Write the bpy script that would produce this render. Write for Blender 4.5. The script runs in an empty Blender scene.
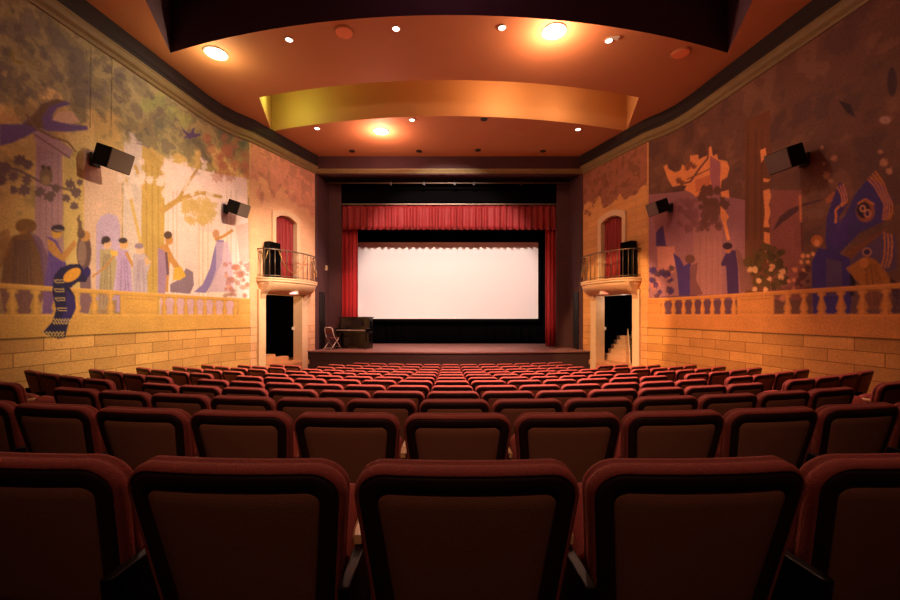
import bpy, bmesh, math, random
import numpy as np
from mathutils import Vector, Matrix
random.seed(7)
sc = bpy.context.scene
COL = sc.collection
CZ = 1.22            # eye height above the floor of the nearest row; all z below are relative to the eye
F, CX, CY = 400.0, 449.0, 315.0

# ------------------------------------------------------------------ camera, world, lights, exposure
cam_d = bpy.data.cameras.new('camera'); cam = bpy.data.objects.new('camera', cam_d); COL.objects.link(cam)
cam.location = (0, 0, CZ); cam.rotation_euler = (math.pi/2, 0, 0)
cam_d.sensor_width = 36; cam_d.lens = 16.0; cam_d.shift_x = 1/900; cam_d.shift_y = 15/900
cam_d.clip_start = 0.02
sc.camera = cam
w = bpy.data.worlds.new('world'); sc.world = w; w.use_nodes = True
w.node_tree.nodes['Background'].inputs[0].default_value = (0.05, 0.02, 0.02, 1)
w.node_tree.nodes['Background'].inputs[1].default_value = 0.2
vs = sc.view_settings
vs.view_transform = 'Standard'; vs.look = 'None'; vs.gamma = 1; vs.use_curve_mapping = False
vs.exposure = 0.62

def spot(name, loc, tgt, color, power, ang, blend=0.4, r=0.06):
    d = bpy.data.lights.new(name, 'SPOT'); d.energy = power; d.color = color
    d.spot_size = math.radians(ang); d.spot_blend = blend; d.shadow_soft_size = r
    o = bpy.data.objects.new(name, d); COL.objects.link(o)
    o.location = (loc[0], loc[1], loc[2]+CZ)
    v = Vector(tgt)-Vector(loc)
    o.rotation_euler = v.to_track_quat('-Z', 'Y').to_euler()
    return o
YEL = (1.0, 0.76, 0.42); ROSE = (1.0, 0.40, 0.30); AMB = (1.0, 0.54, 0.23); GRN = (0.60, 0.86, 0.16); WRM = (1.0, 0.66, 0.46)
# the three bright ceiling lamps
spot('lamp_light_left', (-4.93, 8.47, 5.40), (-4.4, 8.7, 0), YEL, 300, 60, 0.8)
spot('lamp_light_right', (2.05, 7.82, 5.40), (2.0, 8.2, 0), ROSE, 1500, 92, 0.7)
spot('lamp_light_front', (-2.05, 12.06, 5.40), (-1.9, 12.2, 0), ROSE, 1100, 96, 0.7)
spot('fill_light_rear', (0, -2.2, 5.40), (0, 6.2, -1.6), (1, .50, .34), 390, 58, 1.0)  # unseen fill added behind the camera to brighten the seat backs
def point_light(name, loc, color, power, r=0.05):      # point light without a mesh
    d = bpy.data.lights.new(name, 'POINT'); d.energy = power; d.color = color; d.shadow_soft_size = r
    o = bpy.data.objects.new(name, d); COL.objects.link(o); o.location = (loc[0], loc[1], loc[2]+CZ)
point_light('glow_fill_left', (-4.93, 8.47, 5.18), YEL, 20)  # three lights added below the big lamps to brighten the ceiling and imitate bloom
point_light('glow_fill_right', (2.05, 7.82, 5.18), (1, .5, .32), 80)
point_light('glow_fill_front', (-2.05, 12.06, 5.18), (1, .46, .34), 75)
point_light('slot_fill_dim', (0, 6.0, 6.8), (1, .4, .5), 9)  # added fill that lifts the inside of the unlit slot, no fixture there
point_light('passage_fill_left', (-6.1, 12.85, .35), AMB, 16)  # hidden fill added to light the steps in the left doorway
point_light('passage_bulb_right', (5.75, 13.15, .40), (1, .7, .55), 9)
# theatre fixtures in the ceiling slots
SY, SZL = 6.85, 5.50
spot('slot_light_wall_left', (3.2, SY, SZL), (-6.15, 9.5, 0.4), YEL, 3500, 43, 0.9)
spot('slot_light_wall_right', (-3.2, SY, SZL), (6.2, 10.0, -0.9), AMB, 1900, 31, 0.8)
spot('slot_light_corner_left', (1.5, SY, SZL), (-5.2, 12.8, 1.2), (1, .72, .58), 2900, 28, 0.8)
spot('slot_light_corner_right', (-1.5, SY, SZL), (5.2, 12.8, -0.3), AMB, 2500, 24, 0.25)
spot('slot_light_screen', (-0.3, 7.7, 5.46), (0.0, 16.8, 0.9), (1.0, .78, .68), 2700, 52, 0.4, 0.03)
spot('slot_light_curtain_left', (-1.0, SY, SZL), (-3.9, 15.4, 1.0), (1, .35, .25), 900, 9, 0.7)
spot('slot_light_seats', (0.2, SY, SZL), (0, 8.0, -1.6), (1, .50, .38), 2900, 92, 0.9)
# gelled washes inside the second slot
point_light('slot_wash_green', (-4.55, 10.9, 5.9), GRN, 17)
point_light('slot_wash_amber_end', (3.2, 10.7, 5.8), (1, .55, .28), 14)
point_light('slot_wash_amber', (1.5, 10.2, 5.85), (1, .55, .28), 42)

# ------------------------------------------------------------------ materials
def mat(name, base, rough=0.6, metal=0.0, noise=0.0, nscale=8.0, bump=0.0, bscale=40.0, spec=0.5, emit=None, estr=0, sheen=0):
    m = bpy.data.materials.new(name); m.use_nodes = True
    nt = m.node_tree; b = nt.nodes['Principled BSDF']
    b.inputs['Base Color'].default_value = (*base, 1); b.inputs['Roughness'].default_value = rough
    b.inputs['Metallic'].default_value = metal; b.inputs['Specular IOR Level'].default_value = spec
    if sheen:
        b.inputs['Sheen Weight'].default_value = sheen; b.inputs['Sheen Roughness'].default_value = 0.4
        b.inputs['Sheen Tint'].default_value = (1, .35, .25, 1)
    tc = nt.nodes.new('ShaderNodeTexCoord')
    if noise:
        n = nt.nodes.new('ShaderNodeTexNoise'); n.inputs['Scale'].default_value = nscale; n.inputs['Detail'].default_value = 6
        nt.links.new(tc.outputs['Object'], n.inputs['Vector'])
        mx = nt.nodes.new('ShaderNodeMix'); mx.data_type = 'RGBA'
        mx.inputs['A'].default_value = (*[c*(1-noise) for c in base], 1)
        mx.inputs['B'].default_value = (*[min(1, c*(1+noise)) for c in base], 1)
        nt.links.new(n.outputs['Fac'], mx.inputs['Factor']); nt.links.new(mx.outputs['Result'], b.inputs['Base Color'])
    if bump:
        n2 = nt.nodes.new('ShaderNodeTexNoise'); n2.inputs['Scale'].default_value = bscale; n2.inputs['Detail'].default_value = 4
        nt.links.new(tc.outputs['Object'], n2.inputs['Vector'])
        bp = nt.nodes.new('ShaderNodeBump'); bp.inputs['Strength'].default_value = bump; bp.inputs['Distance'].default_value = 0.01
        nt.links.new(n2.outputs['Fac'], bp.inputs['Height']); nt.links.new(bp.outputs['Normal'], b.inputs['Normal'])
    if emit:
        b.inputs['Emission Color'].default_value = (*emit, 1); b.inputs['Emission Strength'].default_value = estr
    return m
def S(r, g, b):   # sRGB -> linear
    f = lambda c: c/12.92 if c <= .04045 else ((c+.055)/1.055)**2.4
    return (f(r), f(g), f(b))
MT = dict(
    rim=mat('red_velvet', S(.62, .29, .25), 0.8, noise=.15, nscale=60, bump=.3, bscale=180, sheen=.15),
    border=mat('dark_maroon', S(.17, .08, .08), 0.6),  # dark maroon ring between the red rim and the brown panel
    panel=mat('brown_weave', S(.60, .40, .29), 0.8, noise=.12, nscale=120, bump=.3, bscale=300),
    metal=mat('black_metal', S(.12, .10, .11), 0.45, .3),
    arm=mat('pale_lacquered_wood', S(.85, .72, .50), 0.25, noise=.08, nscale=20),
    carpet=mat('dark_carpet', S(.22, .10, .10), 0.95, noise=.3, nscale=60, bump=.5, bscale=200),
    ceiling=mat('ceiling_plaster', S(.78, .54, .35), 0.75, noise=.05, nscale=1.5, bump=.15, bscale=60),
    slotdark=mat('slot_unlit_tone', S(.36, .26, .31), 0.8, noise=.05, nscale=2),  # this slot is dark for lack of light; the shade is in the colour
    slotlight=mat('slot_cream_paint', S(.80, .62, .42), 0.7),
    cornice=mat('cornice_stone', S(.50, .44, .28), 0.6, noise=.2, nscale=6),
    cornicedark=mat('cornice_dark', S(.13, .09, .09), 0.8, noise=.2, nscale=4),
    stone=mat('pale_stone', S(.86, .74, .58), 0.6, noise=.1, nscale=8, bump=.2),
    stoneb=mat('balcony_stone', S(.84, .68, .52), 0.6, noise=.1, nscale=8, bump=.2),
    maroon=mat('maroon_wall', S(.28, .16, .17), 0.8, noise=.15, nscale=3),
    black=mat('black_cloth', S(.035, .03, .035), 0.95, spec=0),
    blackpaint=mat('black_paint', S(.08, .07, .08), 0.5),
    curtain=mat('red_curtain', S(.62, .08, .09), 0.7, noise=.1, nscale=20, sheen=.2),
    valance=mat('red_valance', S(.52, .09, .10), 0.7, noise=.1, nscale=20, sheen=.2),
    screen=mat('screen_white', S(.95, .93, .92), 0.6),
    stage=mat('stage_boards', S(.52, .38, .36), 0.45, noise=.12, nscale=3),
    stagefront=mat('stage_front', S(.24, .15, .14), 0.7, noise=.1, nscale=3),
    iron=mat('railing_iron', S(.42, .36, .30), 0.4, .5),
    brass=mat('chain_brass', S(.62, .50, .28), 0.4, .6),
    spk=mat('speaker_black', S(.045, .045, .05), 0.8, spec=.2, bump=.2, bscale=300),
    grille=mat('speaker_grille', S(.42, .36, .34), 0.8, noise=.1, nscale=200, bump=.4, bscale=400),
    white=mat('white_enamel', S(.86, .84, .80), 0.5),
    lampglow=mat('lamp_glow', (1, .9, .8), emit=(1, .86, .74), estr=45),
    smallglow=mat('small_lamp_glow', (1, .9, .8), emit=(1, .85, .72), estr=5),
    exitglow=mat('sign_glow', (1, .5, .4), emit=(1, .5, .42), estr=1.3),
    exitdim=mat('sign_glow_dim', (1, .3, .2), emit=(1, .25, .16), estr=.5),
    disc=mat('orange_disc', S(1, .62, .42), 0.6, noise=.05),
    wood=mat('step_wood', S(.74, .54, .36), 0.5, noise=.25, nscale=5),
    piano=mat('piano_black', S(.05, .04, .05), 0.2, spec=.6),
    keys=mat('piano_keys', S(.72, .66, .60), 0.4),
    cushion=mat('chair_brown', S(.42, .22, .18), 0.7),
)

# ------------------------------------------------------------------ mesh helpers
class MB:
    def __init__(s): s.v = []; s.f = []
    def add(s, vs, fs):
        b = len(s.v); s.v += [tuple(v) for v in vs]; s.f += [tuple(b+i for i in f) for f in fs]; return s
    def box(s, c, d, rz=0.0, rx=0.0, M=None):
        R = M if M is not None else Matrix.Rotation(rz, 3, 'Z') @ Matrix.Rotation(rx, 3, 'X')
        vs = [Vector(c) + R @ Vector((x*d[0]/2, y*d[1]/2, z*d[2]/2)) for x in (-1, 1) for y in (-1, 1) for z in (-1, 1)]
        return s.add(vs, [(0, 1, 3, 2), (4, 6, 7, 5), (0, 4, 5, 1), (2, 3, 7, 6), (0, 2, 6, 4), (1, 5, 7, 3)])
    def tube(s, pts, r, n=8, closed=False):
        pts = [Vector(p) for p in pts]; N = len(pts); loops = []
        for i, p in enumerate(pts):
            a = pts[(i-1) % N] if (closed or i > 0) else p; b = pts[(i+1) % N] if (closed or i < N-1) else p
            t = (b-a).normalized(); u = t.cross(Vector((0, 0, 1)))
            if u.length < .05: u = t.cross(Vector((0, 1, 0)))
            u.normalize(); v = t.cross(u)
            rr = r[i] if isinstance(r, (list, tuple)) else r
            loops.append([p+u*rr*math.cos(2*math.pi*k/n)+v*rr*math.sin(2*math.pi*k/n) for k in range(n)])
        return s.loft(loops, cap=not closed, wrap=closed)
    def loft(s, loops, cap=True, wrap=False, closed=True):
        b = len(s.v); n = len(loops[0])
        for L in loops: s.v += [tuple(p) for p in L]
        m = len(loops)
        for i in range(m if wrap else m-1):
            j = (i+1) % m
            for k in range(n if closed else n-1):
                l = (k+1) % n
                s.f.append((b+i*n+k, b+i*n+l, b+j*n+l, b+j*n+k))
        if cap: s.f.append(tuple(b+k for k in range(n))[::-1]); s.f.append(tuple(b+(m-1)*n+k for k in range(n)))
        return s
    def prism(s, poly, z0, z1):
        return s.loft([[(x, y, z0) for x, y in poly], [(x, y, z1) for x, y in poly]])
    def lathe(s, c, prof, n=16):
        return s.loft([[(c[0]+r*math.cos(2*math.pi*k/n), c[1]+r*math.sin(2*math.pi*k/n), c[2]+z) for k in range(n)] for r, z in prof])
    def build(s, name, m, parent=None, xf=None, smooth=False, bevel=0, solid=0, sub=0):
        me = bpy.data.meshes.new(name)
        vs = [xf(v) for v in s.v] if xf else s.v
        me.from_pydata(vs, [], s.f)
        bm = bmesh.new(); bm.from_mesh(me)
        bmesh.ops.recalc_face_normals(bm, faces=bm.faces)
        bm.to_mesh(me); bm.free()
        if smooth:
            for p in me.polygons: p.use_smooth = True
        me.materials.append(m)
        o = bpy.data.objects.new(name, me); COL.objects.link(o)
        if parent: o.parent = parent
        else: o.location.z = CZ
        if solid:
            q = o.modifiers.new('solid', 'SOLIDIFY'); q.thickness = solid; q.offset = 0
        if bevel:
            q = o.modifiers.new('bevel', 'BEVEL'); q.width = bevel; q.segments = 2; q.limit_method = 'ANGLE'
        if sub:
            q = o.modifiers.new('sub', 'SUBSURF'); q.levels = sub; q.render_levels = sub
        return o
def tag(o, label, cat, group=None):
    o['label'] = label; o['category'] = cat
    if group: o['group'] = group
    return o
def struct(o, label=None):
    o['kind'] = 'structure'
    if label: o['label'] = label
    return o
def empty(name, loc, label, cat, rz=0.0, group=None):
    o = bpy.data.objects.new(name, None); COL.objects.link(o); o.empty_display_size = .1
    o.location = (loc[0], loc[1], loc[2]+CZ); o.rotation_euler = (0, 0, rz)
    return tag(o, label, cat, group)

# ------------------------------------------------------------------ plan of the side walls (left; the right one mirrors it)
PATH = [(-6.86, 4.0), (-6.20, 10.15), (-6.10, 10.6), (-5.93, 11.0), (-5.66, 11.4), (-4.69, 14.0)]
SEG = []; u0 = 0
for a, b in zip(PATH[:-1], PATH[1:]):
    L = math.hypot(b[0]-a[0], b[1]-a[1]); SEG.append((a, b, u0, L)); u0 += L
UTOT = u0; UB = SEG[-1][2]         # UB: start of the balcony section
def at_u(u):
    for a, b, s, L in SEG:
        if u <= s+L+1e-6 or (a, b, s, L) == SEG[-1]:
            t = (u-s)/L; return (a[0]+(b[0]-a[0])*t, a[1]+(b[1]-a[1])*t)
def px_u(px, py=None):             # photo column (left half) -> wall u and depth, height
    q = (px-CX)/F
    for a, b, s, L in SEG:
        den = (b[0]-a[0])-q*(b[1]-a[1]); t = (q*a[1]-a[0])/den
        if t <= 1.0001 or (a, b, s, L) == SEG[-1]:
            d = a[1]+(b[1]-a[1])*t
            return s+t*L, ((CY-py)*d/F if py is not None else None), d
def wall_x(y):
    if y < 4: return -6.86-(4-y)*.11
    for a, b, s, L in SEG:
        if y <= b[1]: return a[0]+(b[0]-a[0])*(y-a[1])/(b[1]-a[1])
    return -4.69
TD = Vector((.97, 2.6)).normalized(); ND = Vector((TD.y, -TD.x)); P0 = Vector(PATH[4])
def bal(sx):                       # balcony-section frame: (along wall, into room, z) -> world
    def f(p):
        q = P0+TD*p[0]+ND*p[1]; return (sx*q.x, q.y, p[2])
    return f
def bt(px): return px_u(px)[0]-UB

# ------------------------------------------------------------------ painted walls
GS = 0.0145; Z0, Z1 = -1.9, 4.98
NU = int(UTOT/GS)+1; NZ = int((Z1-Z0)/GS)+1
uu = np.linspace(0, UTOT, NU); zz = np.linspace(Z0, Z1, NZ)
UU, ZZ = np.meshgrid(uu, zz)       # [NZ, NU]
def fbm(seed, sc_, oct_=4):
    rng = np.random.RandomState(seed); out = np.zeros_like(UU); amp = 1; tot = 0
    for o in range(oct_):
        s = sc_*(2**o); n = 256; g = rng.rand(n, n)
        x = UU*s; y = (ZZ+5)*s; xi = np.floor(x).astype(int); yi = np.floor(y).astype(int)
        fx = x-xi; fy = y-yi; fx = fx*fx*(3-2*fx); fy = fy*fy*(3-2*fy)
        a = g[yi % n, xi % n]; b = g[yi % n, (xi+1) % n]; c = g[(yi+1) % n, xi % n]; d = g[(yi+1) % n, (xi+1) % n]
        out += amp*((a*(1-fx)+b*fx)*(1-fy)+(c*(1-fx)+d*fx)*fy); tot += amp; amp *= .55
    return out/tot
class Canvas:
    def __init__(s, right):
        s.right = right; s.c = np.zeros((NZ, NU, 3)); s.seed = 100 if right else 1
    def P(s, px, py):
        if s.right: px = 2*CX-px
        u, z, d = px_u(px, py); return u, z
    def blend(s, mask, col, a=1.0):
        col = np.array(col); m = (mask*a)[..., None]; s.c = s.c*(1-m)+col*m
    def rawpoly(s, pts, col, a=1.0):
        us = [p[0] for p in pts]; zs = [p[1] for p in pts]
        i0 = max(0, int(min(us)/GS)-1); i1 = min(NU, int(max(us)/GS)+3); k0 = max(0, int((min(zs)-Z0)/GS)-1); k1 = min(NZ, int((max(zs)-Z0)/GS)+3)
        if i1 <= i0 or k1 <= k0: return
        U = UU[k0:k1, i0:i1]; Z = ZZ[k0:k1, i0:i1]; acc = np.zeros(U.shape)
        for du, dz in ((-.25, -.25), (.25, -.25), (-.25, .25), (.25, .25)):
            X = U+du*GS; Y = Z+dz*GS; m = np.zeros(U.shape, bool); j = len(pts)-1
            for i in range(len(pts)):
                xi, yi = pts[i]; xj, yj = pts[j]
                if yi != yj: m ^= ((yi > Y) != (yj > Y)) & (X < (xj-xi)*(Y-yi)/(yj-yi)+xi)
                j = i
            acc += m
        m = (acc*a/4)[..., None]; s.c[k0:k1, i0:i1] = s.c[k0:k1, i0:i1]*(1-m)+np.array(col)*m
    def poly(s, pts, col, a=1.0): s.rawpoly([s.P(*p) for p in pts], col, a)
    def ell(s, px, py, rx, ry, col, a=1.0, rot=0):
        s.poly([(px+rx*math.cos(t)*math.cos(rot)-ry*math.sin(t)*math.sin(rot), py+rx*math.cos(t)*math.sin(rot)+ry*math.sin(t)*math.cos(rot)) for t in np.linspace(0, 2*math.pi, 18)[:-1]], col, a)
    def line(s, pts, wd, col, a=1.0):
        P = []
        Lp = [np.array(p, float) for p in pts]; l = []; r = []
        for i, p in enumerate(Lp):
            t = Lp[min(i+1, len(Lp)-1)]-Lp[max(i-1, 0)]; t = t/(np.hypot(*t)+1e-9); n = np.array((-t[1], t[0]))
            ww = wd[i] if isinstance(wd, (list, tuple)) else wd
            l.append(tuple(p+n*ww/2)); r.append(tuple(p-n*ww/2))
        s.poly(l+r[::-1], col, a)
    def leaf(s, px, py, r, col, a=1.0, rot=None):
        rot = random.random()*6 if rot is None else rot
        pts = []
        for k in range(14):
            t = rot+2*math.pi*k/14; rr = r*(1.0 if k % 2 else .68)*(.8+.4*random.random())
            pts.append((px+rr*math.cos(t), py+rr*math.sin(t)))
        s.poly(pts, col, a)
    def mottled(s, mask, cols, seed, sc_, a=1.0):
        n = fbm(seed, sc_); n = (n-n.min())/(n.max()-n.min())
        k = len(cols)-1; n = np.clip((n-.25)/.5, 0, .999)*k; i = n.astype(int); f = (n-i)[..., None]; f = np.clip((f-.3)/.4, 0, 1)
        C = np.array(cols); col = C[i]*(1-f)+C[i+1]*f
        m = (mask*a)[..., None]; s.c = s.c*(1-m)+col*m
    def fold(s, px0, py0, px1, py1, n, w, col, a=.5, spread=6):
        for k in range(n):
            t = (k+.5)/n-.5
            s.line([(px0+t*spread*.6, py0), ((px0+px1)/2+t*spread*.9+random.uniform(-1, 1), (py0+py1)/2), (px1+t*spread*1.3, py1)], w, col, a)

def balustrade(cv, panels, st, dk):
    # trompe-l'oeil balustrade: rail, solid panels, turned balusters, plinth
    cv.rawpoly([(0, .40), (UB+.02, .40), (UB+.02, .475), (0, .475)], st)
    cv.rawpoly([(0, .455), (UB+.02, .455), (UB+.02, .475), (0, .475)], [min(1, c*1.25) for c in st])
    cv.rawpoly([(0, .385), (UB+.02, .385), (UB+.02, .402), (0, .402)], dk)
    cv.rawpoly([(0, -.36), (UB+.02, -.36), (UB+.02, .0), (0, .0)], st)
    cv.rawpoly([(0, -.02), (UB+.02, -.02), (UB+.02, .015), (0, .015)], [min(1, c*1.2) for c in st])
    ul = [(cv.P(a, 300)[0], cv.P(b, 300)[0]) for a, b in panels]
    ul = [(min(a, b), max(a, b)) for a, b in ul]
    for a, b in ul:
        cv.rawpoly([(a, 0), (b, 0), (b, .39), (a, .39)], st)
        for z, q in ((.05, .07), (.32, .34)): cv.rawpoly([(a+.08, z), (b-.08, z), (b-.08, q), (a+.08, q)], dk, .5)
        for x in (a, b): cv.rawpoly([(x-.012, 0), (x+.012, 0), (x+.012, .39), (x-.012, .39)], dk, .7)
    u = .2
    prof = [(.0, .075), (.05, .075), (.06, .05), (.12, .085), (.20, .06), (.28, .035), (.33, .035), (.34, .07), (.39, .07)]
    while u < UB-.1:
        if not any(a-.05 < u < b+.05 for a, b in ul):
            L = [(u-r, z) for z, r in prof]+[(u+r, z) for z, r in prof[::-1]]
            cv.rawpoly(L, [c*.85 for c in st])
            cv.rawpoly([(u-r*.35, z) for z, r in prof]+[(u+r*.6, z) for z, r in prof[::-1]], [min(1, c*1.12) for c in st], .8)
        u += .315

def paint_left():
    cv = Canvas(False); c = S
    one = np.ones_like(UU)
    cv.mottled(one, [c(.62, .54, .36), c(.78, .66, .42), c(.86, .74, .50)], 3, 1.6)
    # pink-lavender architecture behind the garden
    cv.poly([(36, 140), (62, 150), (64, 300), (34, 300)], c(.66, .52, .58))
    for x in (40, 46, 52, 58): cv.line([(x, 150), (x, 300)], 1.2, c(.55, .42, .52), .6)
    cv.poly([(64, 155), (82, 165), (84, 300), (64, 300)], c(.80, .70, .46))
    cv.poly([(84, 150), (122, 150), (122, 300), (84, 300)], c(.84, .72, .66))
    cv.poly([(96, 300), (96, 225), (101, 216), (109, 213), (117, 216), (120, 225), (120, 300)], c(.74, .66, .82))
    cv.poly([(124, 130), (142, 135), (142, 300), (122, 300)], c(.80, .74, .74))
    cv.poly([(164, 160), (247, 178), (250, 300), (164, 300)], c(.90, .80, .82))
    cv.poly([(198, 230), (226, 235), (226, 300), (198, 300)], c(.93, .86, .84), .8)
    for x in (168, 173, 177, 199, 203, 208, 227, 231, 236): cv.line([(x, 190), (x, 300)], 1.1, c(.74, .64, .56), .6)
    cv.poly([(33, 131), (46, 131), (73, 150), (70, 159), (36, 144)], c(.68, .54, .60)); cv.line([(34, 134), (70, 158)], 1.5, c(.5, .36, .4))
    # tree trunks and canopy
    cv.poly([(142, 130), (150, 150), (165, 165), (164, 300), (141, 300)], c(.74, .62, .36))
    for x in (146, 152, 158): cv.line([(x, 165), (x+1, 290)], 1.5, c(.62, .50, .28), .6)
    cv.line([(122, 165), (131, 200), (140, 240), (141, 270)], 3, c(.80, .68, .42)); cv.line([(150, 205), (142, 185), (135, 165)], 3, c(.76, .62, .36))
    cv.line([(160, 212), (178, 200), (200, 192), (222, 197)], [7, 5, 5, 3], c(.72, .58, .34)); cv.line([(178, 200), (190, 180), (200, 165)], [4, 3, 2], c(.72, .58, .34))
    for _ in range(46):
        cv.leaf(random.uniform(184, 214), random.uniform(200, 222), random.uniform(3, 6), c(.78, .66, .44), .8)
    for _ in range(40):
        cv.leaf(random.uniform(120, 215), random.uniform(158, 195), random.uniform(3, 7), c(.88, .80, .80), .75)
    # canopy across the top
    u_, z_ = UU, ZZ
    edge = np.interp(uu, [cv.P(x, 0)[0] for x in (0, 40, 90, 130, 165, 200, 250)], [cv.P(x, y)[1] for x, y in ((0, 112), (40, 108), (90, 122), (130, 136), (165, 152), (200, 158), (250, 172))])
    e = (ZZ-edge[None, :])+(fbm(9, 3)-.5)*1.6
    m = np.clip(e/.25, 0, 1)
    cv.mottled(m, [c(.46, .42, .36), c(.54, .50, .38), c(.64, .59, .42), c(.52, .48, .40)], 5, 2.6)
    for _ in range(90):
        cv.leaf(random.uniform(0, 130), random.uniform(10, 105), random.uniform(3, 8), random.choice([c(.34, .30, .30), c(.56, .52, .34), c(.42, .38, .36)]), .45)
    for x, y in ((160, 100), (148, 105), (172, 112), (185, 120)): cv.leaf(x, y, 9, c(.62, .68, .34), .4)
    for _ in range(30): cv.leaf(random.uniform(160, 245), random.uniform(100, 145), random.uniform(4, 9), c(.36, .40, .36), .35)
    for _ in range(30): cv.leaf(random.uniform(205, 250), random.uniform(135, 180), random.uniform(3, 7), c(.70, .42, .36), .5)
    cv.poly([(12, 61), (20, 64), (26, 62), (15, 60), (13, 50), (11, 52)], c(.56, .50, .20))
    # purple branch
    pc = c(.42, .32, .56)
    cv.poly([(0, 124), (22, 124), (33, 115), (42, 104), (56, 99), (66, 101), (72, 104), (58, 108), (52, 116), (58, 122), (70, 124), (88, 126), (88, 130), (66, 132), (48, 131), (40, 128), (28, 136), (12, 143), (0, 146)], pc)
    cv.poly([(33, 115), (42, 104), (56, 99), (66, 101), (50, 106), (42, 118), (44, 128), (36, 128), (24, 124)], c(.44, .34, .26))
    cv.poly([(52, 120), (58, 112), (72, 111), (80, 122), (70, 124)], c(.84, .70, .60)); cv.poly([(2, 112), (8, 118), (24, 116), (16, 122), (4, 122)], c(.78, .62, .42))
    cv.line([(26, 114), (36, 128), (52, 137), (68, 142), (76, 152)], [2.5, 2.5, 2.5, 2, 1.5], c(.50, .38, .32))
    for x in (90, 111): cv.line([(x+1, 46 if x < 100 else 55), (x, 128)], .9, c(.22, .20, .16), .8)
    # dark leafy twig and owl
    lc = c(.42, .34, .36)
    cv.line([(0, 166), (18, 170), (30, 176), (44, 184), (70, 190), (80, 200)], [3, 2.5, 2.5, 2, 2, 1], lc)
    for x, y, r in ((4, 168, 8), (2, 180, 7), (14, 176, 6), (20, 160, 7), (28, 165, 6), (27, 180, 6), (24, 190, 7), (14, 190, 5), (40, 192, 6), (50, 196, 7), (56, 188, 5), (70, 184, 6), (76, 192, 6), (66, 198, 5), (74, 206, 5), (80, 182, 4)): cv.leaf(x, y, r, lc)
    cv.ell(46, 176, 6.5, 10, c(.46, .38, .32)); cv.ell(43, 167, 2, 2.5, c(.32, .25, .24)); cv.ell(49, 168, 2, 2.5, c(.32, .25, .24)); cv.ell(46, 180, 4, 5, c(.58, .48, .36))
    # bird
    cv.poly([(181, 125), (184, 130), (188, 133), (191, 133), (192, 129), (195, 127.5), (195, 129), (193.5, 131), (195, 134), (200, 133.5), (201, 135), (196, 137.5), (192, 137.5), (190, 140), (188, 137.5), (184, 138.5), (183, 137.5), (187, 135.5), (183, 131.5)], c(.36, .28, .48))
    cv.line([(136, 143), (144, 145), (149, 148)], 1.4, c(.5, .44, .5), .8)
    # figures
    sk = c(.74, .54, .32)
    cv.ell(26, 226, 11, 7.5, c(.50, .36, .22)); cv.ell(24, 236, 5, 5, c(.62, .44, .24))
    cv.poly([(12, 236), (30, 232), (42, 250), (46, 290), (34, 322), (6, 322), (0, 290), (4, 255)], c(.46, .33, .24)); cv.fold(22, 240, 22, 318, 6, 2, c(.34, .24, .28), .6, 26)
    cv.poly([(30, 230), (42, 240), (50, 262), (44, 285), (40, 255)], c(.42, .30, .46), .8)
    cv.poly([(0, 232), (8, 228), (12, 245), (0, 270)], c(.56, .38, .24), .7)
    cv.poly([(47, 236), (56, 240), (64, 256), (72, 285), (74, 315), (42, 315), (44, 285), (48, 262)], c(.40, .30, .60)); cv.fold(56, 262, 58, 312, 4, 1.6, c(.30, .22, .52), .7, 18)
    cv.poly([(47, 238), (54, 242), (62, 254), (74, 240), (77, 244), (64, 262), (54, 256), (48, 250)], sk); cv.ell(57, 233, 5.5, 5.5, c(.80, .62, .28)); cv.ell(58, 228.5, 7, 4, c(.22, .18, .26)); cv.line([(54, 230), (63, 231)], 1.2, c(.7, .6, .6))
    cv.ell(84, 252, 7.5, 20, c(.40, .30, .32)); cv.ell(82, 253, 4.5, 13, c(.54, .44, .42)); cv.poly([(80, 268), (90, 268), (92, 300), (88, 314), (80, 312)], c(.46, .36, .42))
    cv.ell(85, 236, 5.5, 5.5, sk); cv.ell(81, 234, 4, 5, c(.40, .30, .28)); cv.line([(80, 232), (80, 222), (78, 219), (80, 215)], [5, 4, 3, 1.5], c(.44, .34, .30))
    cv.ell(107, 244, 4.5, 5, c(.84, .68, .56)); cv.ell(106, 239.5, 4.5, 3.5, c(.26, .20, .24)); cv.ell(103, 242, 2, 2.5, c(.26, .20, .24))
    cv.poly([(100, 249), (113, 249), (117, 262), (114, 285), (110, 310), (98, 310), (100, 275)], c(.68, .62, .50)); cv.fold(107, 254, 105, 306, 4, 1.3, c(.52, .46, .40), .7, 11)
    cv.poly([(110, 250), (125, 252), (124, 256), (112, 256)], c(.86, .70, .34)); cv.line([(114, 256), (104, 268), (92, 277)], 2, sk)
    cv.ell(124, 244, 4.5, 5, c(.84, .66, .46)); cv.ell(123, 240.5, 4.5, 3, c(.28, .22, .24))
    cv.poly([(118, 249), (128, 250), (131, 268), (134, 312), (116, 312), (117, 270)], c(.70, .60, .80)); cv.fold(124, 258, 125, 308, 3, 1.4, c(.58, .48, .72), .7, 12); cv.line([(126, 252), (131, 262), (137, 273)], 3, sk)
    cv.ell(140, 250, 4.5, 4.5, c(.84, .70, .60)); cv.ell(139, 246, 4.5, 3, c(.58, .50, .60))
    cv.poly([(133, 254), (145, 254), (151, 262), (147, 275), (148, 300), (133, 300)], c(.72, .66, .74)); cv.fold(140, 260, 140, 296, 3, 1.3, c(.60, .52, .66), .6, 10); cv.poly([(144, 256), (152, 262), (146, 266)], c(.84, .68, .52))
    cv.ell(169, 240, 4, 5, sk); cv.ell(168, 235, 4.2, 4, c(.34, .26, .24))
    cv.poly([(160, 246), (167, 243), (173, 256), (183, 271), (179, 275), (170, 262), (168, 292), (162, 292)], sk); cv.poly([(158, 248), (164, 250), (167, 270), (165, 294), (158, 294)], c(.62, .50, .66)); cv.line([(166, 252), (168, 275)], 2.5, c(.44, .32, .40))
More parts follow.
